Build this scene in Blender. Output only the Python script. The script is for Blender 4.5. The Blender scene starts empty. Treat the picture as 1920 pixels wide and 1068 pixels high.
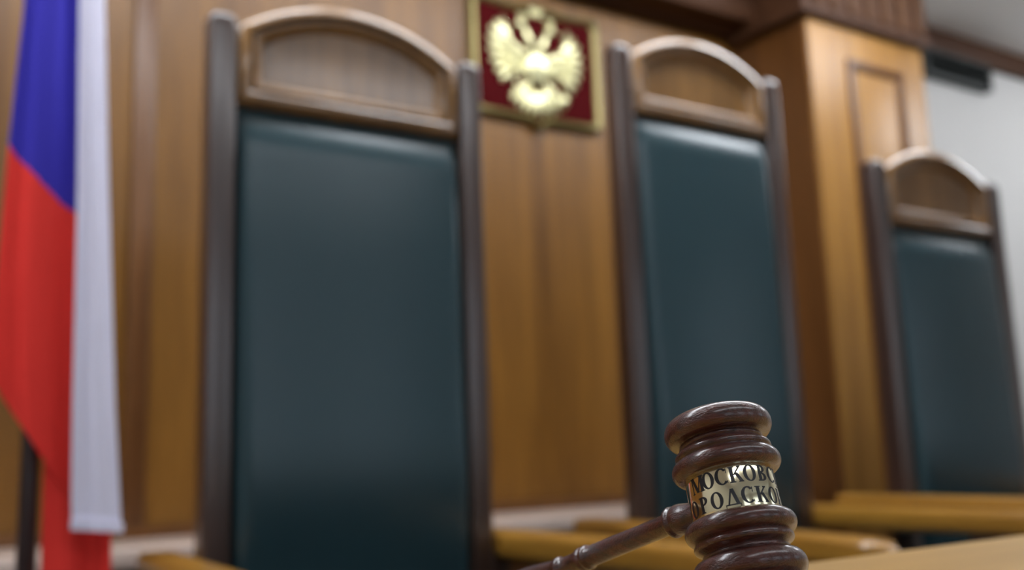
import bpy, bmesh, math, random
from mathutils import Vector, Matrix
C = bpy.context.scene
COL = C.collection
random.seed(7)
EYE = 0.875            # camera height above the floor

# ------------------------------------------------------------------ camera
F = 1867.0
u = Vector((-385, 11132, -F)).normalized()          # world up seen from the camera (right, up, back)
d = Vector((2953, -211, -F)); d = (d - u * u.dot(d)).normalized()   # world +X
n = u.cross(d)                                       # world +Y (towards the panelled wall)
R = Matrix((d, n, u))                                # world = R @ camera
cam_data = bpy.data.cameras.new('camera')
cam = bpy.data.objects.new('camera', cam_data); COL.objects.link(cam)
cam.matrix_world = Matrix.Translation((0, 0, EYE)) @ R.to_4x4()
cam_data.sensor_width = 36.0
cam_data.lens = F / 1920 * 36.0
cam_data.clip_start = 0.02
cam_data.dof.use_dof = True
cam_data.dof.focus_distance = 0.455
cam_data.dof.aperture_fstop = 5.0
C.camera = cam

# ------------------------------------------------------------------ view, world
C.view_settings.view_transform = 'Standard'
C.view_settings.look = 'None'
C.view_settings.gamma = 1
C.view_settings.exposure = 0.06
C.view_settings.use_curve_mapping = False
w = bpy.data.worlds.new('world'); C.world = w; w.use_nodes = True
wn = w.node_tree.nodes; wn.clear()
wo = wn.new('ShaderNodeOutputWorld'); wb = wn.new('ShaderNodeBackground')
wb.inputs[0].default_value = (0.72, 0.84, 1.0, 1); wb.inputs[1].default_value = 1.2
w.node_tree.links.new(wb.outputs[0], wo.inputs[0])
C.cycles.use_denoising = True
C.cycles.max_bounces = 6
C.cycles.diffuse_bounces = 3
C.cycles.sample_clamp_indirect = 6

# daylight coming in at the windows behind the camera and on the right
FRONT = -4.5
XL, XR = -2.6, 6.6
WINX = [(-1.7, -0.3), (0.7, 2.1), (3.1, 4.5)]        # in the wall behind the camera
WINY = [(-3.7, -2.3)]                # in the right-hand wall
def daylight(loc, rz, wid, energy):
    l = bpy.data.lights.new('window_daylight', 'AREA'); l.shape = 'RECTANGLE'
    l.size = wid; l.size_y = 1.6; l.energy = energy; l.color = (0.80, 0.89, 1.0)
    o = bpy.data.objects.new('window_daylight', l); COL.objects.link(o)
    o.location = loc; o.rotation_euler = (math.radians(90), 0, rz)
for a, b in WINX: daylight(((a + b) / 2, FRONT - 0.13, 1.75), 0, b - a, 6)
for a, b in WINY: daylight((XR + 0.13, (a + b) / 2, 1.75), math.radians(90), b - a, 7)

# ------------------------------------------------------------------ materials
def new_mat(name):
    m = bpy.data.materials.new(name); m.use_nodes = True
    b = m.node_tree.nodes['Principled BSDF']
    return m, m.node_tree.nodes, m.node_tree.links, b

def plain(name, col, rough=0.5, metal=0.0, coat=0.0, spec=0.5, bump=0.0, bscale=200, var=0.0, sheen=0):
    m, N, L, b = new_mat(name)
    b.inputs['Base Color'].default_value = (*col, 1)
    b.inputs['Roughness'].default_value = rough
    b.inputs['Metallic'].default_value = metal
    b.inputs['Coat Weight'].default_value = coat
    b.inputs['Coat Roughness'].default_value = 0.15
    b.inputs['Specular IOR Level'].default_value = spec
    b.inputs['Sheen Weight'].default_value = sheen
    if bump or var:
        t = N.new('ShaderNodeTexCoord'); z = N.new('ShaderNodeTexNoise')
        z.inputs['Scale'].default_value = bscale; z.inputs['Detail'].default_value = 4
        L.new(t.outputs['Object'], z.inputs['Vector'])
        if bump:
            bp = N.new('ShaderNodeBump'); bp.inputs['Strength'].default_value = bump
            bp.inputs['Distance'].default_value = 0.001
            L.new(z.outputs[0], bp.inputs['Height']); L.new(bp.outputs[0], b.inputs['Normal'])
        if var:
            mx = N.new('ShaderNodeMix'); mx.data_type = 'RGBA'
            mx.inputs[6].default_value = (*[c * (1 - var) for c in col], 1)
            mx.inputs[7].default_value = (*[min(1, c * (1 + var)) for c in col], 1)
            L.new(z.outputs[0], mx.inputs[0]); L.new(mx.outputs[2], b.inputs['Base Color'])
    return m

def wood(name, c1, c2, axis=2, scale=14, rough=0.35, coat=0.3, stretch=0.06, crough=0.2, spec=0.5, bump=0.05):
    m, N, L, b = new_mat(name)
    t = N.new('ShaderNodeTexCoord'); mp = N.new('ShaderNodeMapping')
    s = [1, 1, 1]; s[axis] = stretch
    mp.inputs['Scale'].default_value = s
    L.new(t.outputs['Object'], mp.inputs['Vector'])
    z = N.new('ShaderNodeTexNoise'); z.inputs['Scale'].default_value = scale
    z.inputs['Detail'].default_value = 6; z.inputs['Roughness'].default_value = 0.6
    z.inputs['Distortion'].default_value = 0.6
    z2 = N.new('ShaderNodeTexNoise'); z2.inputs['Scale'].default_value = scale * 6
    z2.inputs['Detail'].default_value = 3
    L.new(mp.outputs[0], z.inputs['Vector']); L.new(mp.outputs[0], z2.inputs['Vector'])
    ad = N.new('ShaderNodeMath'); ad.operation = 'MULTIPLY_ADD'; ad.inputs[1].default_value = 0.4
    L.new(z2.outputs[0], ad.inputs[0]); L.new(z.outputs[0], ad.inputs[2])
    r = N.new('ShaderNodeValToRGB')
    r.color_ramp.elements[0].position = 0.45; r.color_ramp.elements[0].color = (*c1, 1)
    r.color_ramp.elements[1].position = 0.95; r.color_ramp.elements[1].color = (*c2, 1)
    L.new(ad.outputs[0], r.inputs[0]); L.new(r.outputs[0], b.inputs['Base Color'])
    b.inputs['Roughness'].default_value = rough
    b.inputs['Coat Weight'].default_value = coat
    b.inputs['Coat Roughness'].default_value = crough
    b.inputs['Specular IOR Level'].default_value = spec
    bp = N.new('ShaderNodeBump'); bp.inputs['Strength'].default_value = bump
    bp.inputs['Distance'].default_value = 0.001
    L.new(z2.outputs[0], bp.inputs['Height']); L.new(bp.outputs[0], b.inputs['Normal'])
    return m

M_wall = wood('veneer panelling', (0.092, 0.036, 0.0045), (0.235, 0.105, 0.016), scale=9, rough=0.42, coat=0.15, crough=0.32, spec=0.3)
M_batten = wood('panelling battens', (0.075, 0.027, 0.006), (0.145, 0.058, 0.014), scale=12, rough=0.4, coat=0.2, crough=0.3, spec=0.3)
M_pil = wood('pilaster veneer', (0.165, 0.070, 0.009), (0.34, 0.165, 0.032), scale=9, rough=0.42, coat=0.15, crough=0.3, spec=0.3)
M_cornice = wood('dark cornice wood', (0.035, 0.013, 0.005), (0.075, 0.030, 0.012), axis=0, scale=10, rough=0.6, coat=0.0, spec=0.2)
M_flute = wood('fluting wood', (0.05, 0.020, 0.007), (0.10, 0.042, 0.014), scale=10, rough=0.6, coat=0.0, spec=0.2)
M_post = wood('chair post wood', (0.026, 0.013, 0.009), (0.062, 0.031, 0.022), scale=16, rough=0.3, coat=0.9, crough=0.2)
M_crest = wood('chair crest wood', (0.13, 0.060, 0.014), (0.29, 0.145, 0.040), scale=18, rough=0.3, coat=0.8, crough=0.16)
M_arm = wood('armrest wood', (0.24, 0.105, 0.012), (0.42, 0.21, 0.030), axis=1, scale=14, rough=0.3, coat=0.4, crough=0.2)
M_desk = wood('desk wood', (0.31, 0.165, 0.032), (0.48, 0.285, 0.075), axis=0, scale=9, rough=0.4, coat=0.2, crough=0.3)
M_side = wood('sideboard laminate', (0.58, 0.46, 0.39), (0.74, 0.61, 0.53), axis=0, scale=8, rough=0.3, coat=0.6, crough=0.15)
M_mahog = wood('lacquered mahogany', (0.010, 0.0015, 0.0014), (0.085, 0.014, 0.007), axis=0, scale=260, rough=0.35, coat=0.9, stretch=0.22, crough=0.2, bump=0.8, spec=0.3)
M_leather = plain('dark green leather', (0.018, 0.046, 0.056), rough=0.26, coat=0.0, spec=0.5, bump=0.2, bscale=500, var=0.12)
M_white = plain('painted plaster', (0.56, 0.55, 0.53), rough=0.8, bump=0.1, bscale=60)
M_ceil = plain('ceiling paint', (0.93, 0.91, 0.88), rough=0.85, bump=0.1, bscale=40)
M_carpet = plain('brown carpet', (0.05, 0.03, 0.02), rough=0.95, bump=0.6, bscale=300, var=0.25)
M_frame = plain('white window paint', (0.75, 0.75, 0.74), rough=0.4)
M_brass = plain('polished brass band', (0.95, 0.86, 0.58), rough=0.12, metal=1.0, bump=0.03, bscale=60)
M_ink = plain('black engraved lettering', (0.006, 0.006, 0.01), rough=0.4)
M_gold = plain('gilded relief', (0.78, 0.74, 0.42), rough=0.30, metal=0.9, bump=0.6, bscale=90)
M_olive = plain('dull gold border', (0.22, 0.18, 0.07), rough=0.36, metal=0.7)
M_red = plain('dark red enamel', (0.055, 0.001, 0.002), rough=0.7, spec=0.05)
M_vent = plain('dark vent metal', (0.028, 0.034, 0.032), rough=0.5, metal=0.2)
M_chrome = plain('pole fittings', (0.7, 0.62, 0.4), rough=0.25, metal=1.0)
M_pole = plain('dark lacquered pole', (0.022, 0.008, 0.008), rough=0.3, coat=0.4)
M_black = plain('black rubber', (0.02, 0.02, 0.02), rough=0.7)
M_lampw = plain('lamp housing', (0.7, 0.7, 0.7), rough=0.4)
m, N, L, b = new_mat('lamp diffuser'); M_diff = m
b.inputs['Base Color'].default_value = (0.9, 0.9, 0.9, 1)
b.inputs['Emission Color'].default_value = (0.90, 0.94, 1.0, 1); b.inputs['Emission Strength'].default_value = 18
m, N, L, b = new_mat('dim lamp diffuser'); M_dim = m
b.inputs['Base Color'].default_value = (0.9, 0.9, 0.9, 1)
b.inputs['Emission Color'].default_value = (0.90, 0.94, 1.0, 1); b.inputs['Emission Strength'].default_value = 6.5
m, N, L, b = new_mat('window glass'); M_glass = m
for nd in list(N):
    if nd.type != 'OUTPUT_MATERIAL': N.remove(nd)
tr = N.new('ShaderNodeBsdfTransparent'); gl = N.new('ShaderNodeBsdfGlossy'); gl.inputs['Roughness'].default_value = 0.02
mx = N.new('ShaderNodeMixShader'); mx.inputs[0].default_value = 0.06
L.new(tr.outputs[0], mx.inputs[1]); L.new(gl.outputs[0], mx.inputs[2]); L.new(mx.outputs[0], N['Material Output'].inputs[0])

# cloth of the flag: three dyed stripes; the blue / red seam runs at a slant across the hanging fold
def cloth(name, col):
    m, N, L, b = new_mat(name)
    b.inputs['Base Color'].default_value = (*col, 1)
    b.inputs['Roughness'].default_value = 0.8; b.inputs['Specular IOR Level'].default_value = 0.2
    t = N.new('ShaderNodeTexCoord'); z = N.new('ShaderNodeTexNoise'); z.inputs['Scale'].default_value = 900
    L.new(t.outputs['Object'], z.inputs['Vector'])
    bp = N.new('ShaderNodeBump'); bp.inputs['Strength'].default_value = 0.2; bp.inputs['Distance'].default_value = 0.0005
    L.new(z.outputs[0], bp.inputs['Height']); L.new(bp.outputs[0], b.inputs['Normal'])
    return m
M_fwhite = cloth('white stripe cloth', (0.84, 0.83, 1.0))
M_fred = cloth('red stripe cloth', (0.85, 0.045, 0.035))
M_fblue = cloth('blue stripe cloth', (0.040, 0.032, 0.42))

# ------------------------------------------------------------------ helpers
def link(name, bm, mats, parent=None, smooth=True, ang=40, label=None):
    bmesh.ops.recalc_face_normals(bm, faces=bm.faces)
    me = bpy.data.meshes.new(name); bm.to_mesh(me); bm.free()
    if not isinstance(mats, (list, tuple)): mats = [mats]
    for mm in mats: me.materials.append(mm)
    if smooth:
        me.shade_smooth()
        me.set_sharp_from_angle(angle=math.radians(ang))
    o = bpy.data.objects.new(name, me); COL.objects.link(o)
    if parent is not None: o.parent = parent
    if label: o['label'] = label
    return o

def thing(name, label, cat, loc=(0, 0, 0), rz=0, group=None):
    o = bpy.data.objects.new(name, None); COL.objects.link(o)
    o.location = loc; o.rotation_euler = (0, 0, rz); o.empty_display_size = 0.05
    o['label'] = label; o['category'] = cat
    if group: o['group'] = group
    return o

def struct(name, bm, mats, **k):
    o = link(name, bm, mats, **k); o['kind'] = 'structure'; return o

def box(bm, x0, x1, y0, y1, z0, z1, bev=0.0, seg=2):
    v = [bm.verts.new((x, y, z)) for x in (x0, x1) for y in (y0, y1) for z in (z0, z1)]
    fs = [bm.faces.new([v[i] for i in q]) for q in
          ((0, 1, 3, 2), (4, 6, 7, 5), (0, 4, 5, 1), (2, 3, 7, 6), (0, 2, 6, 4), (1, 5, 7, 3))]
    if bev:
        es = list({e for f in fs for e in f.edges})
        bmesh.ops.bevel(bm, geom=es, offset=bev, segments=seg, profile=0.5, affect='EDGES')

def bx(*a, **k):
    bm = bmesh.new(); box(bm, *a, **k); return bm

def rings(bm, rs, closed=True, cap0=False, cap1=False, mat=0):
    vs = [[bm.verts.new(p) for p in r] for r in rs]
    k = len(rs[0])
    for a, b_ in zip(vs, vs[1:]):
        for i in range(k if closed else k - 1):
            j = (i + 1) % k
            f = bm.faces.new((a[i], a[j], b_[j], b_[i])); f.material_index = mat
    if cap0: bm.faces.new(vs[0][::-1]).material_index = mat
    if cap1: bm.faces.new(vs[-1]).material_index = mat
    return vs

def lathe(bm, prof, origin=(0, 0, 0), axis=(0, 0, 1), ref=(1, 0, 0), seg=48, cap=True):
    A = Vector(axis).normalized(); X = Vector(ref); X = (X - A * A.dot(X)).normalized(); Y = A.cross(X)
    O = Vector(origin)
    rs = []
    for t, r in prof:
        rs.append([O + A * t + (X * math.cos(2 * math.pi * i / seg) + Y * math.sin(2 * math.pi * i / seg)) * max(r, 1e-5) for i in range(seg)])
    rings(bm, rs, cap0=cap, cap1=cap)

def ellipsoid(bm, c, rx, ry, rz, rot=0.0, seg=10, rn=6):
    """ellipsoid whose long axis lies in the XZ plane turned by rot"""
    c = Vector(c); m = Matrix.Rotation(rot, 3, 'Y')
    rs = []
    for k in range(rn + 1):
        th = math.pi * k / rn
        th = min(max(th, 0.06), math.pi - 0.06)
        rs.append([c + m @ Vector((rx * math.sin(th) * math.cos(2 * math.pi * i / seg), ry * math.sin(th) * math.sin(2 * math.pi * i / seg), rz * math.cos(th))) for i in range(seg)])
    rings(bm, rs, cap0=True, cap1=True)

def arc_pts(cx, cy, r, a0, a1, n_):
    return [(cx + r * math.cos(a0 + (a1 - a0) * i / n_), cy + r * math.sin(a0 + (a1 - a0) * i / n_)) for i in range(n_ + 1)]

# ------------------------------------------------------------------ the room
WY = 2.80; CEIL = 2.885
struct('floor', bx(XL - .1, XR + .1, FRONT - .1, WY + .12, -0.08, 0.0), M_carpet)
struct('ceiling', bx(XL - .1, XR + .1, FRONT - .1, WY + .12, CEIL, CEIL + 0.08), M_ceil)
struct('wall_back', bx(XL - .1, XR + .1, WY + 0.02, WY + 0.12, 0, CEIL), M_white)
struct('wall_left', bx(XL - 0.1, XL, FRONT, WY + 0.02, 0, CEIL), M_white)
# front and right walls with their window openings
Z0, Z1 = 0.95, 2.55
def window_wall(name, lo, hi, spans, to3, mat):
    """to3(along, depth, z): along the wall, depth outwards"""
    def add(bm, a, b_, d0, d1, z0, z1):
        p, q = to3(a, d0, z0), to3(b_, d1, z1)
        box(bm, min(p[0], q[0]), max(p[0], q[0]), min(p[1], q[1]), max(p[1], q[1]), z0, z1)
    bm = bmesh.new()
    add(bm, lo, hi, 0, .1, 0, Z0); add(bm, lo, hi, 0, .1, Z1, CEIL)
    ed = [lo] + [q for ab in spans for q in ab] + [hi]
    for i in range(0, len(ed), 2): add(bm, ed[i], ed[i + 1], 0, .1, Z0, Z1)
    struct(name, bm, mat)
    t = 0.05
    for a, b_ in spans:
        global wno
        wno += 1
        bm = bmesh.new()
        add(bm, a, a + t, .02, .08, Z0, Z1); add(bm, b_ - t, b_, .02, .08, Z0, Z1)
        add(bm, a + t, b_ - t, .02, .08, Z0, Z0 + t); add(bm, a + t, b_ - t, .02, .08, Z1 - t, Z1)
        for q in (1, 2):
            x = a + (b_ - a) * q / 3
            add(bm, x - 0.03, x + 0.03, .02, .08, Z0 + t, Z1 - t)
        wd = struct('window_%d' % wno, bm, M_frame)
        bm = bmesh.new(); add(bm, a + t, b_ - t, .048, .052, Z0 + t, Z1 - t)
        link('window_pane', bm, M_glass, parent=wd)
wno = 0
window_wall('wall_front', XL, XR, WINX, lambda a, d_, z: (a, FRONT - d_, z), M_white)
window_wall('wall_right', FRONT, WY + 0.02, WINY, lambda a, d_, z: (XR + d_, a, z), M_white)

# panelling over the back wall: veneer field plus upright battens
bm = bmesh.new(); box(bm, XL, 3.0, WY - 0.02, WY + 0.02, 0, CEIL)
struct('trim_1', bm, M_wall)
bm = bmesh.new()
for x in (-1.9, -0.66, 0.585):
    box(bm, x - 0.030, x + 0.030, WY - 0.036, WY - 0.019, 0.0, 2.50, bev=0.005)
struct('trim_2', bm, M_batten)

# deep cornice with a stepped lower moulding
bm = bmesh.new()
def cornice_prof(y):   # (y, z) outline, front towards -y
    return [(y, 2.520), (y - 0.05, 2.515), (y - 0.06, 2.53), (y - 0.15, 2.54), (y - 0.16, 2.555), (y - 0.16, 2.60), (y - 0.15, 2.61), (y - 0.15, 2.80), (y - 0.18, 2.84), (y - 0.18, CEIL), (y, CEIL)]
pr = cornice_prof(WY - 0.02)
rings(bm, [[(XL, y, z) for y, z in pr], [(2.935, y, z) for y, z in pr]], cap0=True, cap1=True)
struct('trim_3', bm, M_cornice)

# pilaster: box, raised panel moulding, fluted frieze
PX0, PX1, PY = 2.925, 3.63, 2.40
bm = bmesh.new(); box(bm, PX0, PX1, PY, WY + 0.02, 0, CEIL, bev=0.006)
struct('trim_4', bm, M_pil)
bm = bmesh.new()
def frame_loop(x0, x1, z0, z1): return [(x0, z0), (x1, z0), (x1, z1), (x0, z1)]
ax0, ax1, az0, az1 = 3.135, 3.475, 0.30, 2.352
pf = [(0, 0), (0.003, 0.014), (0.012, 0.018), (0.024, 0.014), (0.030, 0.006), (0.036, 0.010), (0.042, 0.0)]
rs = []
for ins, h in pf:
    rs.append([(x, PY + 0.001 - h, z) for x, z in frame_loop(ax0 + ins, ax1 - ins, az0 + ins, az1 - ins)])
rings(bm, rs)
struct('trim_5', bm, M_batten)
struct('trim_9', bx(PX0 - 0.006, PX0 + 0.002, PY + 0.010, WY - 0.02, 0, 2.49), M_batten)  # darker wood facing, puts the shade of the pilaster's left side into colour
bm = bmesh.new()
y = PY
box(bm, PX0 - 0.055, PX1 + 0.03, y - 0.035, WY - 0.02, 2.485, 2.515, bev=0.006)
box(bm, PX0 - 0.045, PX1 + 0.02, y - 0.022, WY - 0.02, 2.515, CEIL)
struct('trim_6', bm, M_cornice)
bm = bmesh.new()
for i in range(7):
    x = PX0 + 0.01 + i * 0.105
    box(bm, x, x + 0.055, y - 0.034, y - 0.021, 2.53, CEIL - 0.03, bev=0.004)
struct('trim_7', bm, M_flute)
# trim under the ceiling along the white wall
bm = bmesh.new(); box(bm, PX1, XR, WY - 0.02, WY + 0.02, 2.762, CEIL, bev=0.004)
struct('trim_8', bm, M_cornice)
struct('baseboard_back', bx(PX1, XR, WY, WY + 0.02, 0, 0.1), M_batten)

# dark vent below that trim
t = thing('air_vent', 'long dark slatted vent high on the white wall under the ceiling trim', 'vent', (4.50, WY + 0.02, 2.69))
bm = bmesh.new()
hw, hh = 0.27, 0.068
box(bm, -hw, hw, -0.05, 0, -hh, -hh + 0.014); box(bm, -hw, hw, -0.05, 0, hh - 0.014, hh)
box(bm, -hw, -hw + 0.014, -0.05, 0, -hh + .014, hh - .014); box(bm, hw - 0.014, hw, -0.05, 0, -hh + .014, hh - .014)
box(bm, -hw + .014, hw - .014, -0.006, 0, -hh + .014, hh - .014)
link('vent_frame', bm, M_vent, t)
bm = bmesh.new()
for i in range(7):
    z = -0.045 + i * 0.015
    v = [(-hw + .014, -0.045, z - 0.006), (-hw + .014, -0.01, z + 0.006), (-hw + .014, -0.01, z + 0.008), (-hw + .014, -0.045, z - 0.004)]
    rings(bm, [v, [(hw - .014, b1, c1) for a1, b1, c1 in v]], cap0=True, cap1=True)
link('vent_slats', bm, M_vent, t)

# ceiling lamps: long surface-mounted opal fixtures
for y, row, ends in ((1.65, 'in the row above the chairs', ((-1.1, 'left of the flag, added to light it'), (0.35, 'nearest the flag'), (1.8, 'second from the flag'), (3.25, 'third from the flag'), (5.4, 'over the white wall end, added to light the wall'))),  # outermost two lamps are added to brighten the flag and the white wall
                     (-1.1, 'in the row behind the desk front', ((-0.7, 'at the left end'), (0.75, 'in the middle'), (2.2, 'at the right end')))):
    for x, at in ends:
        t = thing('ceiling_lamp', 'long flat opal ceiling lamp %s, %s' % (row, at), 'lamp', (x, y, CEIL), group='ceiling lamps')
        hx, hy = 0.62, 0.15
        link('lamp_frame', bx(-hx, hx, -hy, hy, -0.015, 0, bev=0.003), M_lampw, t)
        link('lamp_diffuser', bx(-hx + .01, hx - .01, -hy + .01, hy - .01, -0.115, -0.0155, bev=0.012), M_diff if y > 0 else M_dim, t)

# ------------------------------------------------------------------ judges' desk
t = thing('judges_desk', 'light yellow wooden courtroom desk under the gavel', 'desk', (1.3, 0.16, 0))
DZ = 0.78
link('desk_top', bx(-2.6, 2.6, -0.41, 0.411, DZ - 0.035, DZ, bev=0.004), M_desk, t)
link('front_panel', bx(-2.5, 2.5, -0.34, -0.315, 0.0, DZ - 0.035), M_desk, t)
for x in (-2.5, -0.85, 0.83, 2.475):
    link('side_panel', bx(x, x + 0.025, -0.315, 0.30, 0.0, DZ - 0.035), M_desk, t)

# ------------------------------------------------------------------ sideboard along the wall
t = thing('sideboard', 'long low sideboard with a pale glossy top against the panelling behind the chairs', 'sideboard', (0.55, 2.6, 0))
SZ = EYE - 0.187
link('sideboard_top', bx(-2.2, 2.2, -0.19, 0.16, SZ - 0.045, SZ, bev=0.006), M_side, t)
link('sideboard_body', bx(-2.18, 2.18, -0.13, 0.16, 0.06, SZ - 0.045), M_batten, t)
link('backsplash', bx(-2.2, 2.2, 0.16, 0.178, SZ - 0.03, SZ + 0.028, bev=0.004), M_batten, t)
link('plinth', bx(-2.1, 2.1, -0.10, 0.14, 0, 0.06), M_batten, t)
for i in range(8):
    x = -2.17 + i * 0.5425
    dr = link('sideboard_door', bx(x + .004, x + .538, -0.150, -0.130, 0.075, SZ - 0.05, bev=0.003), M_batten, t)
    hx = x + (0.50 if i % 2 == 0 else 0.04)
    bm = bmesh.new(); lathe(bm, [(0, .005), (.012, .005), (.016, .011), (.024, .010), (.027, .004)], (hx, -0.150, 0.52), (0, -1, 0), seg=16)
    link('door_knob', bm, M_chrome, dr)

# ------------------------------------------------------------------ the judges' chairs
def crest_outline(ins, k=28):
    hw, hs, rise = 0.25, 0.165, 0.083
    Rr = (hw * hw + rise * rise) / (2 * rise); cz = hs + rise - Rr
    x = hw - ins; r = Rr - ins
    a = math.acos(x / r)
    pts = [(-x, ins), (x, ins)]
    pts += [(r * math.cos(a + (math.pi - 2 * a) * i / k), cz + r * math.sin(a + (math.pi - 2 * a) * i / k)) for i in range(k + 1)]
    return pts

def rrect(hx, hy, rad, seg=4):
    p = []
    for sx, sy, a0 in ((1, 1, 0), (-1, 1, 90), (-1, -1, 180), (1, -1, 270)):
        for i in range(seg + 1):
            a = math.radians(a0 + 90 * i / seg)
            p.append((sx * (hx - rad) + rad * math.cos(a), sy * (hy - rad) + rad * math.sin(a)))
    return p

def make_chair(label, x, y, z0, armz, group, flare=0.0):
    """z0: height of the crest's lower edge; the chair faces -y, back front plane at y=0"""
    t = thing('judge_chair', label, 'chair', (x, y, 0), 0, group)
    # rear posts run from floor to top with a domed cap
    for s in (-1, 1):
        bm = bmesh.new(); cx = s * 0.278; cy = 0.012; top = z0 + 0.187
        rs = []
        for z, hx, hy, rd in ((0, .024, .024, .006), (0.3, .027, .029, .008), (top - 0.03, .0275, .029, .009),
                              (top - 0.022, .0275, .029, .010), (top - 0.012, .026, .0275, .012), (top - 0.005, .021, .023, .014), (top - 0.001, .012, .013, .011)):
            rs.append([(cx + a, cy + b1, z) for a, b1 in rrect(hx, hy, rd)])
        rings(bm, rs, cap0=True, cap1=True)
        link('back_post', bm, M_post, t)
    # crest: moulded frame with a recessed field
    bm = bmesh.new()
    prof = [(0.0, 0.032), (0.0, 0.002), (0.003, -0.007), (0.009, -0.013), (0.016, -0.016), (0.023, -0.018), (0.0262, -0.016), (0.0275, 0.002), (0.0295, 0.003), (0.0315, -0.006), (0.036, -0.013), (0.043, -0.012), (0.050, -0.006), (0.056, 0.005), (0.0575, 0.0075)]
    rs = [[(a, yy, z0 + b1) for a, b1 in crest_outline(i_)] for i_, yy in prof]
    vs = rings(bm, rs, cap0=True)
    link('crest_rail', bm, M_crest, t)
    bm = bmesh.new()
    o_ = crest_outline(0.0560)
    rs = [[(a, yy, z0 + b1) for a, b1 in crest_outline(i_)] for i_, yy in ((0.056, 0.012), (0.056, 0.0065), (0.066, 0.0063))]
    rings(bm, rs, cap0=True, cap1=True)
    link('crest_panel', bm, M_crest, t)
    # upholstered back pad
    zb = 0.50; zt = z0 - 0.002; H = zt - zb; W = 0.248
    bm = bmesh.new(); nu, nv = 36, 80; grid = []
    def edge(s, w_):     # quarter-round edge profile
        s = max(0.0, min(1.0, s / w_)); return math.sqrt(max(0, 1 - (1 - s) ** 2))
    for j in range(nv + 1):
        v = j / nv; v = 0.5 - 0.5 * math.cos(math.pi * v)
        z = zb + H * v; row = []
        for i in range(nu + 1):
            uu = i / nu; uu = 0.5 - 0.5 * math.cos(math.pi * uu)
            xx = -W + 2 * W * uu
            e = min(1, edge(W - abs(xx), 0.030)) * (1 - (1 - min(1, (zt - z) / 0.085)) ** 2) * edge(z - zb, 0.03)
            crown = 0.010 * (1 - (xx / W) ** 2) + 0.014 * math.sin(math.pi * v) + 0.012 * math.exp(-((v - 0.30) / 0.16) ** 2)
            row.append(bm.verts.new((xx, 0.010 - 0.022 * e - crown * e, z)))
        grid.append(row)
    for j in range(nv):
        for i in range(nu): bm.faces.new((grid[j][i], grid[j][i + 1], grid[j + 1][i + 1], grid[j + 1][i]))
    link('back_pad', bm, M_leather, t, ang=80)
    link('back_board', bx(-0.25, 0.25, 0.0105, 0.030, 0.42, z0 - 0.001), M_crest, t)
    # seat
    link('seat_frame', bx(-0.30, 0.30, -0.56, 0.02, 0.36, 0.42, bev=0.006), M_post, t)
    bm = bx(-0.31, 0.31, -0.565, -0.014, 0.421, 0.52, bev=0.035, seg=5)
    link('seat_cushion', bm, M_leather, t, ang=80)
    # arms: straight boards reaching past the back, rounded at the front
    for s in (-1, 1):
        bm = bmesh.new(); rs = []
        cx0 = s * 0.340; ya, yb = 0.16, -0.77
        hwid = 0.037; th = 0.028
        ks = 26
        for q in range(ks + 1):
            f_ = q / ks; yy = ya + (yb - ya) * f_
            dist = (yy - yb); wf = 1.0
            if dist < 0.045: wf = math.sqrt(max(0.0004, 1 - ((0.045 - dist) / 0.045) ** 2))
            cxq = cx0 + s * flare * f_
            zc = armz - th - 0.012 * max(0, (f_ - 0.75) / 0.25) ** 2
            rs.append([(cxq + a * wf, yy, zc + b1 * max(0.5, wf)) for a, b1 in rrect(hwid, th, 0.016)])
            if q == ks - 2: 
                for dd in (0.03, 0.018, 0.009, 0.004, 0.0015):
                    pass
        rings(bm, rs, cap0=True, cap1=True)
        link('armrest', bm, M_arm, t, ang=50)
        bm = bmesh.new(); rs = []
        for z, hx, hy in ((0.0, .022, .022), (0.36, .028, .030), (0.50, .022, .026), (armz - 0.045, .026, .032)):
            rs.append([(s * (0.340 + flare * 0.7) + a, -0.50 + b1, z) for a, b1 in rrect(hx, hy, 0.008)])
        rings(bm, rs, cap0=True, cap1=True)
        link('front_leg', bm, M_post, t)
        link('arm_bracket', bx(min(s * .300, s * .345), max(s * .300, s * .345), -0.012, 0.038, armz - 0.10, armz - 0.035, bev=0.004), M_post, t)
    return t

g = 'high-backed judges chairs'
make_chair('large high-backed green leather judge chair nearest the flag, its wooden crest lit greyish', 0.812, 1.855, EYE + 0.690, EYE - 0.163, g, 0.03)
make_chair('tallest green leather judge chair, directly behind the gavel, beside the red shield', 1.885, 1.935, EYE + 0.870, EYE - 0.172, g)
make_chair('low-set green leather judge chair in front of the white wall, farthest from the flag', 2.657, 1.755, EYE + 0.605, EYE - 0.148, g)

# ------------------------------------------------------------------ coat of arms on the wall
EX, EZ = 1.915, EYE + 1.127
t = thing('coat_of_arms', 'dark red shield with a gold double-headed eagle hung on the wood panelling', 'emblem', (EX, WY - 0.02, EZ))
def shield(ins):
    hw = 0.275 - ins; zb = 0.012 + ins; zt = 0.447 - ins
    p = [(-hw + 0.012, zb)]
    p += [(-hw * 0.5, zb - 0.002), (-0.045, zb - 0.004), (-0.022, zb - 0.012), (0, zb - 0.035), (0.022, zb - 0.012), (0.045, zb - 0.004), (hw * 0.5, zb - 0.002)]
    p += [(hw - 0.012, zb), (hw, zb + 0.012), (hw, zt - 0.03), (hw - 0.01, zt), (hw * 0.5, zt - 0.012), (0, zt), (-hw * 0.5, zt - 0.012), (-hw + 0.01, zt), (-hw, zt - 0.03), (-hw, zb + 0.012)]
    return p
bm = bmesh.new()
rs = [[(a, yy, b1) for a, b1 in shield(i_)] for i_, yy in ((0, 0), (0, -0.022), (0.005, -0.032), (0.014, -0.035), (0.022, -0.03), (0.028, -0.014))]
rings(bm, rs, cap0=True)
link('shield_border', bm, M_olive, t)
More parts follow.
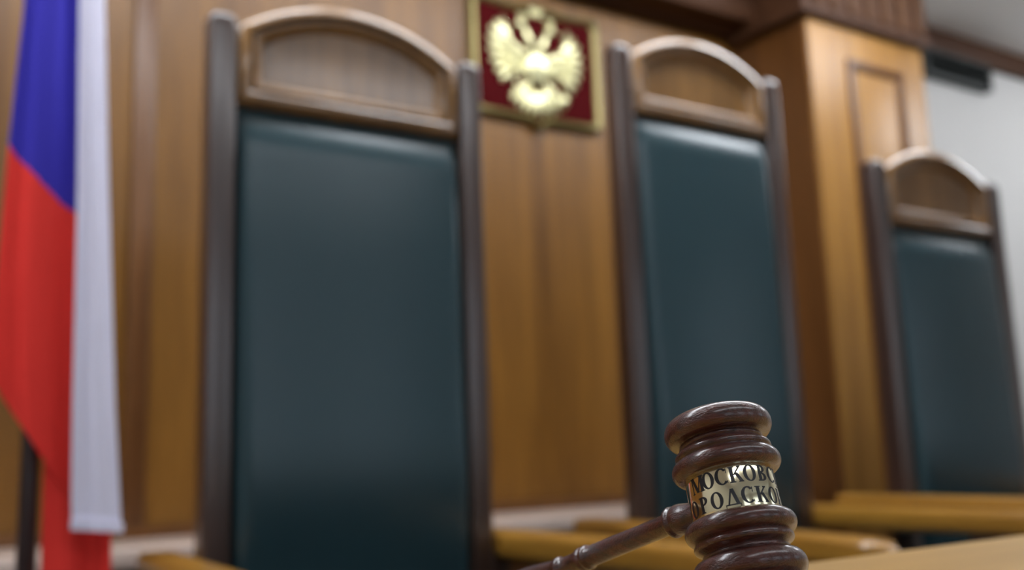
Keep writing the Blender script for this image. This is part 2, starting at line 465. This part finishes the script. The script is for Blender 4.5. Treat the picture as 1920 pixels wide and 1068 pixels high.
bm = bmesh.new()
rs = [[(a, yy, b1) for a, b1 in shield(i_)] for i_, yy in ((0.027, -0.004), (0.027, -0.016), (0.04, -0.018))]
rings(bm, rs, cap0=True, cap1=True)
link('shield_field', bm, M_red, t)
# the eagle in relief
bm = bmesh.new(); yc = -0.024
def el(x, z, a, b1, rot=0, dep=0.012):
    ellipsoid(bm, (CX + (x - CX) * ES, yc, CZ + (z - CZ) * ES), b1 * ES, dep, a * ES, rot)
CX = -0.006; CZ = 0.222; ES = 1.08
el(CX, CZ - 0.005, 0.075, 0.045, 0, 0.020)                      # body
for s in (-1, 1):
    el(CX + s * 0.030, CZ + 0.085, 0.045, 0.014, s * 0.35)          # necks
    el(CX + s * 0.058, CZ + 0.128, 0.020, 0.015, s * 0.9)           # heads
    el(CX + s * 0.082, CZ + 0.122, 0.014, 0.005, s * 1.9)           # beaks
    for q in (-1, 0, 1): el(CX + s * 0.052 + q * 0.012, CZ + 0.156, 0.013, 0.0055, q * 0.4)   # small crowns
    el(CX + s * 0.052, CZ + 0.145, 0.005, 0.018, 0)
    # wing: shoulder arc then feathers fanned from high to low
    el(CX + s * 0.075, CZ + 0.035, 0.055, 0.020, s * 1.1, 0.016)
    el(CX + s * 0.118, CZ + 0.080, 0.052, 0.018, s * 0.35, 0.016)
    for q in range(8):
        a = math.radians(8 + q * 19)              # 0 is up, grows outward and down
        L1 = 0.088 - 0.004 * abs(q - 2)
        ox, oz = CX + s * (0.118 - 0.003 * q), CZ + 0.060 - q * 0.012
        mx_, mz = ox + s * math.sin(a) * L1 * 0.5, oz + math.cos(a) * L1 * 0.52
        el(mx_, mz, L1 * 0.55, 0.013, s * a, 0.010)
        el(ox + s * math.sin(a) * L1 * 0.35, oz + math.cos(a) * L1 * 0.3 - 0.004, L1 * 0.3, 0.011, s * (a + 0.2), 0.016)
    for q in range(5): el(CX + s * (0.055 + 0.012 * q), CZ - 0.03 + 0.012 * q, 0.034, 0.010, s * (2.2 - 0.18 * q), 0.013)
    # legs, claws
    el(CX + s * 0.055, CZ - 0.085, 0.038, 0.014, s * 2.4)
    for q in (-1, 0, 1): el(CX + s * (0.092 + 0.006 * q), CZ - 0.118 + 0.014 * q * 0.5, 0.018, 0.0055, s * (2.2 + 0.5 * q))
el(CX - 0.085, CZ - 0.085, 0.085, 0.006, -0.45)       # sceptre
el(CX - 0.112, CZ - 0.020, 0.013, 0.012, 0)
el(CX + 0.098, CZ - 0.110, 0.024, 0.024, 0, 0.018)    # orb
el(CX + 0.098, CZ - 0.080, 0.012, 0.004, 0)
for q in range(-4, 5):                                # tail
    a = q * 0.19
    el(CX + math.sin(a) * 0.105, CZ - 0.030 - math.cos(a) * 0.105, 0.048, 0.010, -a, 0.011)
for q in (-1, 0, 1):
    el(CX + q * 0.016, CZ + 0.182, 0.018, 0.008, q * 0.45)   # large crown
el(CX, CZ + 0.166, 0.006, 0.026, 0)
el(CX, CZ + 0.198, 0.006, 0.006, 0)
eg = link('eagle', bm, M_gold, t, ang=60, label='gold double-headed eagle in relief')
# breast shield on the eagle
bm = bmesh.new()
sh = [(-0.026, 0.03), (-0.026, -0.02), (-0.012, -0.030), (0, -0.037), (0.012, -0.030), (0.026, -0.02), (0.026, 0.03)]
rs = [[(CX + a * k_, yy, CZ + b1 * k_) for a, b1 in sh] for k_, yy in ((1, yc - 0.012), (1, yc - 0.024), (0.85, yc - 0.026))]
rings(bm, rs, cap0=True, cap1=True)
link('breast_shield', bm, M_gold, eg)

# ------------------------------------------------------------------ flag on its pole
t = thing('flag', 'white, blue and red striped flag hanging in folds from a dark pole', 'flag', (0.243, 1.995, 0))
bm = bmesh.new()
lathe(bm, [(0, .14), (.012, .14), (.022, .12), (.035, .05), (.06, .028), (.10, .026)], (0, 0, 0), seg=40)
link('pole_base', bm, M_pole, t)
bm = bmesh.new(); lathe(bm, [(0.09, .0175), (2.62, .0165)], (0, 0, 0), seg=24)
link('pole', bm, M_pole, t)
bm = bmesh.new(); lathe(bm, [(2.62, .018), (2.635, .020), (2.65, .012), (2.68, .018), (2.72, .010), (2.77, .001)], (0, 0, 0), seg=20)
link('finial', bm, M_chrome, t)

def interp(tab, z):
    """tab: list of (z, value) with z falling"""
    if z >= tab[0][0]: return tab[0][1]
    for (z0, v0), (z1, v1) in zip(tab, tab[1:]):
        if z >= z1:
            f_ = (z0 - z) / (z0 - z1)
            return v0 + (v1 - v0) * f_
    return tab[-1][1]

def sheet(bm, left, right, zt, zb_fn, yfn, nu, nv, matfn):
    g_ = []
    for j in range(nv + 1):
        row = []
        for i in range(nu + 1):
            uu = i / nu
            zb_ = zb_fn(uu)
            z = zt + (zb_ - zt) * j / nv
            xa, xb = interp(left, z), interp(right, z)
            row.append(bm.verts.new((xa + (xb - xa) * uu, yfn(uu, z), EYE + z)))
        g_.append(row)
    for j in range(nv):
        for i in range(nu):
            f_ = bm.faces.new((g_[j][i], g_[j][i + 1], g_[j + 1][i + 1], g_[j + 1][i]))
            c = f_.calc_center_median()
            f_.material_index = matfn(c.x, c.z - EYE)
OX, OY = 0.243, 1.995
bm = bmesh.new()
ZT = 1.62
# blue and red body
leftA = [(1.62, .222), (1.3, .205), (.842, .190), (.568, .176), (.34, .168), (.125, .172), (0.0, .180)]
rightA = [(1.62, .25), (1.3, .272), (.863, .290), (.468, .302), (.2, .306), (-.3, .318)]
def hemA(uu):
    # hem climbs towards the left where the cloth is drawn up
    x = 0.176 + uu * 0.13
    return interp([(-0.50, .0)], 0) if False else (0.155 - 0.17 * min(1, uu / 0.72) ** 0.9 if uu < 0.72 else -0.015 - 0.05 * (uu - 0.72) / 0.28)
def yA(uu, z): return 1.940 + 0.012 * math.sin(uu * 8 + 0.6 + 0.8 * z) * (1 - 0.5 * uu) - 0.002 * math.sin(uu * 21 + 2 * z) - 0.02 * (1 - uu) ** 2
def seam(x, z):
    zs = interp([(0, 0)], 0)
    f_ = (x - 0.176) / (0.302 - 0.176)
    return 0 if z > 0.575 - 0.115 * f_ - 0.012 * math.sin(f_ * 3.1) else 1
sheet(bm, leftA, rightA, ZT, hemA, yA, 40, 420, seam)
# lower red fold behind
leftB = [(.4, .262), (.05, .262), (-.18, .266), (-.6, .27)]
rightB = [(.4, .33), (.0, .372), (-.10, .376), (-.18, .379), (-.6, .385)]
def yB(uu, z): return 1.972 + 0.012 * math.sin(uu * 8 + 1.5 - 2 * z) - 0.010 * uu
sheet(bm, leftB, rightB, 0.30, lambda uu: -0.52 + 0.05 * uu, yB, 24, 80, lambda x, z: 1)
# white stripe folded over the front
leftC = [(1.62, .242), (1.3, .262), (.863, .280), (.468, .290), (.1, .296), (-.06, .300), (-.105, .303)]
rightC = [(1.62, .262), (1.3, .295), (.874, .324), (.5, .343), (.1, .366), (-.117, .383)]
def yC(uu, z): return 1.905 + 0.008 * math.sin(uu * 4.0 + 0.4) - 0.002 * math.sin(uu * 14 + z * 3)
sheet(bm, leftC, rightC, ZT, lambda uu: -0.104 - 0.010 * uu, yC, 20, 160, lambda x, z: 2)
# stitched hem at the end of the white stripe
rs = []
for uu in [i / 16 for i in range(17)]:
    x = .301 + (.384 - .301) * uu; z = -0.098 - 0.010 * uu; yy = yC(uu, -.1)
    rs.append([(x, yy - 0.005, EYE + z + 0.009), (x, yy + 0.005, EYE + z + 0.009), (x, yy + 0.005, EYE + z - 0.009), (x, yy - 0.005, EYE + z - 0.009)])
rings(bm, rs, cap0=True, cap1=True, mat=2)
for v in bm.verts: v.co.x -= OX; v.co.y -= OY
fl = link('flag_cloth', bm, [M_fblue, M_fred, M_fwhite], t, ang=70)
sm = fl.modifiers.new('thickness', 'SOLIDIFY'); sm.thickness = 0.0012

# ------------------------------------------------------------------ gavel and its sound block
GC = Vector((0.3366, 0.3413, EYE - 0.0243))
GU = Vector((0.1041, 0.3281, 0.9389)).normalized()
GH = Vector((-0.1407, 0.9394, -0.3127)); GH = (GH - GU * GU.dot(GH)).normalized()
view = (Vector((0, 0, EYE)) - GC); GF = (view - GU * GU.dot(view)).normalized()   # faces the camera
GR = GU.cross(GF)                                                               # to the right seen from the camera
mm = 0.001
rot = Matrix((GR, -GF, GU)).transposed()      # local x right, y away, z along the head
t = thing('gavel', 'dark red-brown lacquered wooden gavel with an engraved brass band', 'gavel', GC)
t.matrix_world = Matrix.Translation(GC) @ rot.to_4x4()
def torus_prof(tc, rc, rt, rr, a0, a1, k=10):
    return [(tc + rt * math.sin(math.radians(a0 + (a1 - a0) * i / k)), rc + rr * math.cos(math.radians(a0 + (a1 - a0) * i / k))) for i in range(k + 1)]
half = [(0.0, 19.6), (9.8, 19.6), (10.0, 22.0)]
half += torus_prof(14.6, 21.3, 4.9, 5.2, -68, 62)
half += [(19.3, 22.7)] + torus_prof(21.4, 21.4, 2.1, 2.2, -50, 60, 6)
half += [(24.0, 20.9), (24.9, 20.2)] + torus_prof(26.0, 19.6, 1.1, 1.1, -40, 40, 4)
half += [(27.3, 20.2), (28.0, 21.0)] + torus_prof(33.2, 19.6, 6.6, 7.0, -52, 78, 14)
half += [(40.3, 18.0), (41.2, 14.0), (41.8, 8.0), (42.1, 2.0)]
half = [(a, r if a < 9.9 else r * 0.962) for a, r in half]
prof = [(-a, r) for a, r in half[::-1]] + half[1:]
bm = bmesh.new(); lathe(bm, [(a * mm, r * mm) for a, r in prof], seg=128)
link('gavel_head', bm, M_mahog, t, ang=45)
bm = bmesh.new(); lathe(bm, [(a * mm, r * mm) for a, r in [(-11.2, 19.0), (-11.2, 20.35), (-10.9, 20.5), (10.9, 20.5), (11.2, 20.35), (11.2, 19.0)]], seg=160, cap=False)
band = link('name_band', bm, M_brass, t, ang=40, label='polished brass band engraved with black capitals')

# Cyrillic capitals with serifs: strokes as quads in a cell 1 high
TH, TN, SF = 0.215, 0.085, 0.065
def glyph(c):
    q = []          # quads: list of four points
    def rect(x0, x1, y0, y1): q.append([(x0, y0), (x1, y0), (x1, y1), (x0, y1)])
    def stem(x, w_=TH, y0=0.0, y1=1.0, sb=True, st=True, e=0.075):
        rect(x, x + w_, y0, y1)
        if sb: rect(x - e, x + w_ + e, y0, y0 + SF)
        if st: rect(x - e, x + w_ + e, y1 - SF, y1)
    def diag(xa, ya, xb, yb, w_): q.append([(xa, ya), (xa + w_, ya), (xb + w_, yb), (xb, yb)])
    def ring(cx, cy, rx, ry, tx, ty, a0=0, a1=360, k=36):
        for i in range(k):
            p = []
            for j in (i, i + 1):
                a = math.radians(a0 + (a1 - a0) * j / k)
                p.append(((cx + rx * math.cos(a), cy + ry * math.sin(a)), (cx + (rx - tx) * math.cos(a), cy + (ry - ty) * math.sin(a))))
            q.append([p[0][0], p[1][0], p[1][1], p[0][1]])
    if c == 'М':
        stem(0.09, TN); stem(0.80, TH)
        rect(0.02, 0.20, 1 - SF, 1); diag(0.44, 0.03, 0.10, 1.0, TH * 1.05); diag(0.50, 0.03, 0.82, 1.0, TN); w_ = 1.06
    elif c == 'О': ring(0.40, 0.5, 0.40, 0.52, TH, TN); w_ = 0.80
    elif c == 'С':
        ring(0.42, 0.5, 0.42, 0.52, TH, TN, 42, 318, 32)
        rect(0.69, 0.735, 0.66, 0.97); rect(0.70, 0.735, 0.04, 0.22); w_ = 0.78
    elif c == 'К':
        stem(0.08); diag(0.24, 0.46, 0.60, 0.93, TN * 1.4); diag(0.62, 0.0, 0.32, 0.60, TH)
        rect(0.54, 0.82, 0, SF); rect(0.54, 0.76, 1 - SF - .02, 1); w_ = 0.83
    elif c == 'В':
        stem(0.08); ring(0.28, 0.76, 0.32, 0.24, TH * .9, TN, -90, 90, 16); ring(0.28, 0.27, 0.38, 0.27, TH, TN, -90, 90, 16)
        rect(0.2, 0.30, 0, SF); rect(0.2, 0.30, 1 - SF, 1); rect(0.2, 0.30, 0.50, 0.55); w_ = 0.70
    elif c == 'Р':
        stem(0.08); ring(0.28, 0.73, 0.35, 0.27, TH * .95, TN, -90, 90, 16)
        rect(0.2, 0.30, 0.46, 0.51); rect(0.2, 0.30, 1 - SF, 1); w_ = 0.66
    elif c == 'Г':
        stem(0.08); rect(0.08, 0.62, 1 - SF, 1); rect(0.575, 0.62, 0.74, 1); w_ = 0.64
    elif c in 'ИЙ':
        stem(0.08); stem(0.64); diag(0.20, 0.10, 0.62, 0.86, TN * 1.2); w_ = 0.90
        if c == 'Й': ring(0.44, 1.22, 0.15, 0.14, 0.05, 0.06, 180, 360, 12)
    elif c == 'Д':
        diag(0.14, 0.0, 0.42, 1.0, TN * 1.2); diag(0.66, 0.0, 0.40, 1.0, TH)
        rect(0.02, 0.92, 0.0, SF * 1.2); rect(0.02, 0.065, -0.17, 0.02); rect(0.875, 0.92, -0.17, 0.02); w_ = 0.93
    elif c == 'У':
        diag(0.34, 0.34, 0.10, 1.0, TH); diag(0.26, 0.0, 0.62, 1.0, TN * 1.2)
        rect(0.02, 0.34, 1 - SF, 1); rect(0.52, 0.78, 1 - SF, 1); ring(0.20, 0.08, 0.09, 0.09, 0.09, 0.09, 0, 360, 12); w_ = 0.78
    else: w_ = 0.45
    return q, w_
def write(bm, text, tc, hgt, pitch, centre_deg, rad):
    nL = len(text); q_all = []
    for idx, ch in enumerate(text):
        if ch == ' ': continue
        q, w_ = glyph(ch)
        a_c = math.radians(centre_deg + (idx - (nL - 1) / 2) * pitch)
        for quad in q:
            sub = 5
            p0, p1, p2, p3 = [Vector(p) for p in quad]
            for k_ in range(sub):
                for (ra, rb) in ((k_ / sub, (k_ + 1) / sub),):
                    pts = [p0.lerp(p1, ra), p0.lerp(p1, rb), p3.lerp(p2, rb), p3.lerp(p2, ra)]
                    vs = []
                    for p in pts:
                        ang = a_c + (p.x - w_ / 2) * hgt * 1.04 / rad
                        vs.append(bm.verts.new((rad * math.sin(ang), -rad * math.cos(ang), tc + (p.y - 0.5) * hgt)))
                    try: bm.faces.new(vs)
                    except ValueError: pass
bm = bmesh.new()
write(bm, 'МОСКОВСКИЙ', 4.9 * mm, 7.4 * mm, 18.2, 36.5, 20.56 * mm)
write(bm, 'ГОРОДСКОЙ СУД', -4.9 * mm, 7.4 * mm, 19.6, 38, 20.56 * mm)
bmesh.ops.remove_doubles(bm, verts=bm.verts, dist=1e-7)
me = bpy.data.meshes.new('lettering'); bm.to_mesh(me); bm.free(); me.materials.append(M_ink)
lt = bpy.data.objects.new('lettering', me); COL.objects.link(lt); lt.parent = band; lt['label'] = 'black engraved capitals'
# handle, along local direction of GH
Hl = rot.transposed() @ GH
bm = bmesh.new()
hp = [(15, 5.4), (22, 5.6), (26, 5.9), (29, 6.6), (32, 7.3), (34.5, 7.4), (36, 6.8), (36.6, 6.8), (37.6, 7.6), (38.8, 7.7), (40, 7.2), (40.7, 5.9), (41.5, 5.2), (60, 5.2), (80, 5.4), (99, 5.5),
      (99.6, 5.9), (100.6, 6.5), (101.8, 6.6), (102.8, 5.8), (103.4, 5.7), (104.2, 6.2), (105.4, 6.5), (106.6, 6.2), (107.4, 5.4), (112, 5.0), (120, 4.8),
      (121, 5.6), (122.5, 6.4), (124, 6.3), (125, 5.5), (128, 5.6), (145, 7.3), (165, 8.4), (182, 8.3), (192, 7.0), (197, 4.5), (199, 1.0)]
lathe(bm, [(a * mm, r * mm) for a, r in hp], (0, 0, 0), Hl, ref=(0, 0, 1), seg=64)
link('gavel_handle', bm, M_mahog, t, ang=50)

# lowest point of the head gives the height of the block
low = min((GC + GU * (a * mm)).z - r * mm * math.sqrt(1 - GU.z ** 2) for a, r in prof)
la = min(prof, key=lambda p: (GC + GU * (p[0] * mm)).z - p[1] * mm * math.sqrt(1 - GU.z ** 2))
bh = low - DZ - 0.0006
hdir = Vector((GU.x, GU.y, 0)).normalized()
foot = GC + GU * (la[0] * mm); foot = Vector((foot.x, foot.y, DZ)) - hdir * 0.0 
t = thing('sound_block', 'round dark wooden sound block under the gavel head', 'sound block', (foot.x, foot.y - 0.0, DZ))
bm = bmesh.new()
lathe(bm, [(0, .044), (.002, .046), (bh * .35, .046), (bh * .45, .043), (bh * .6, .043), (bh * .75, .0445), (bh - .002, .0435), (bh, .040)], seg=64)
link('block_body', bm, M_mahog, t)
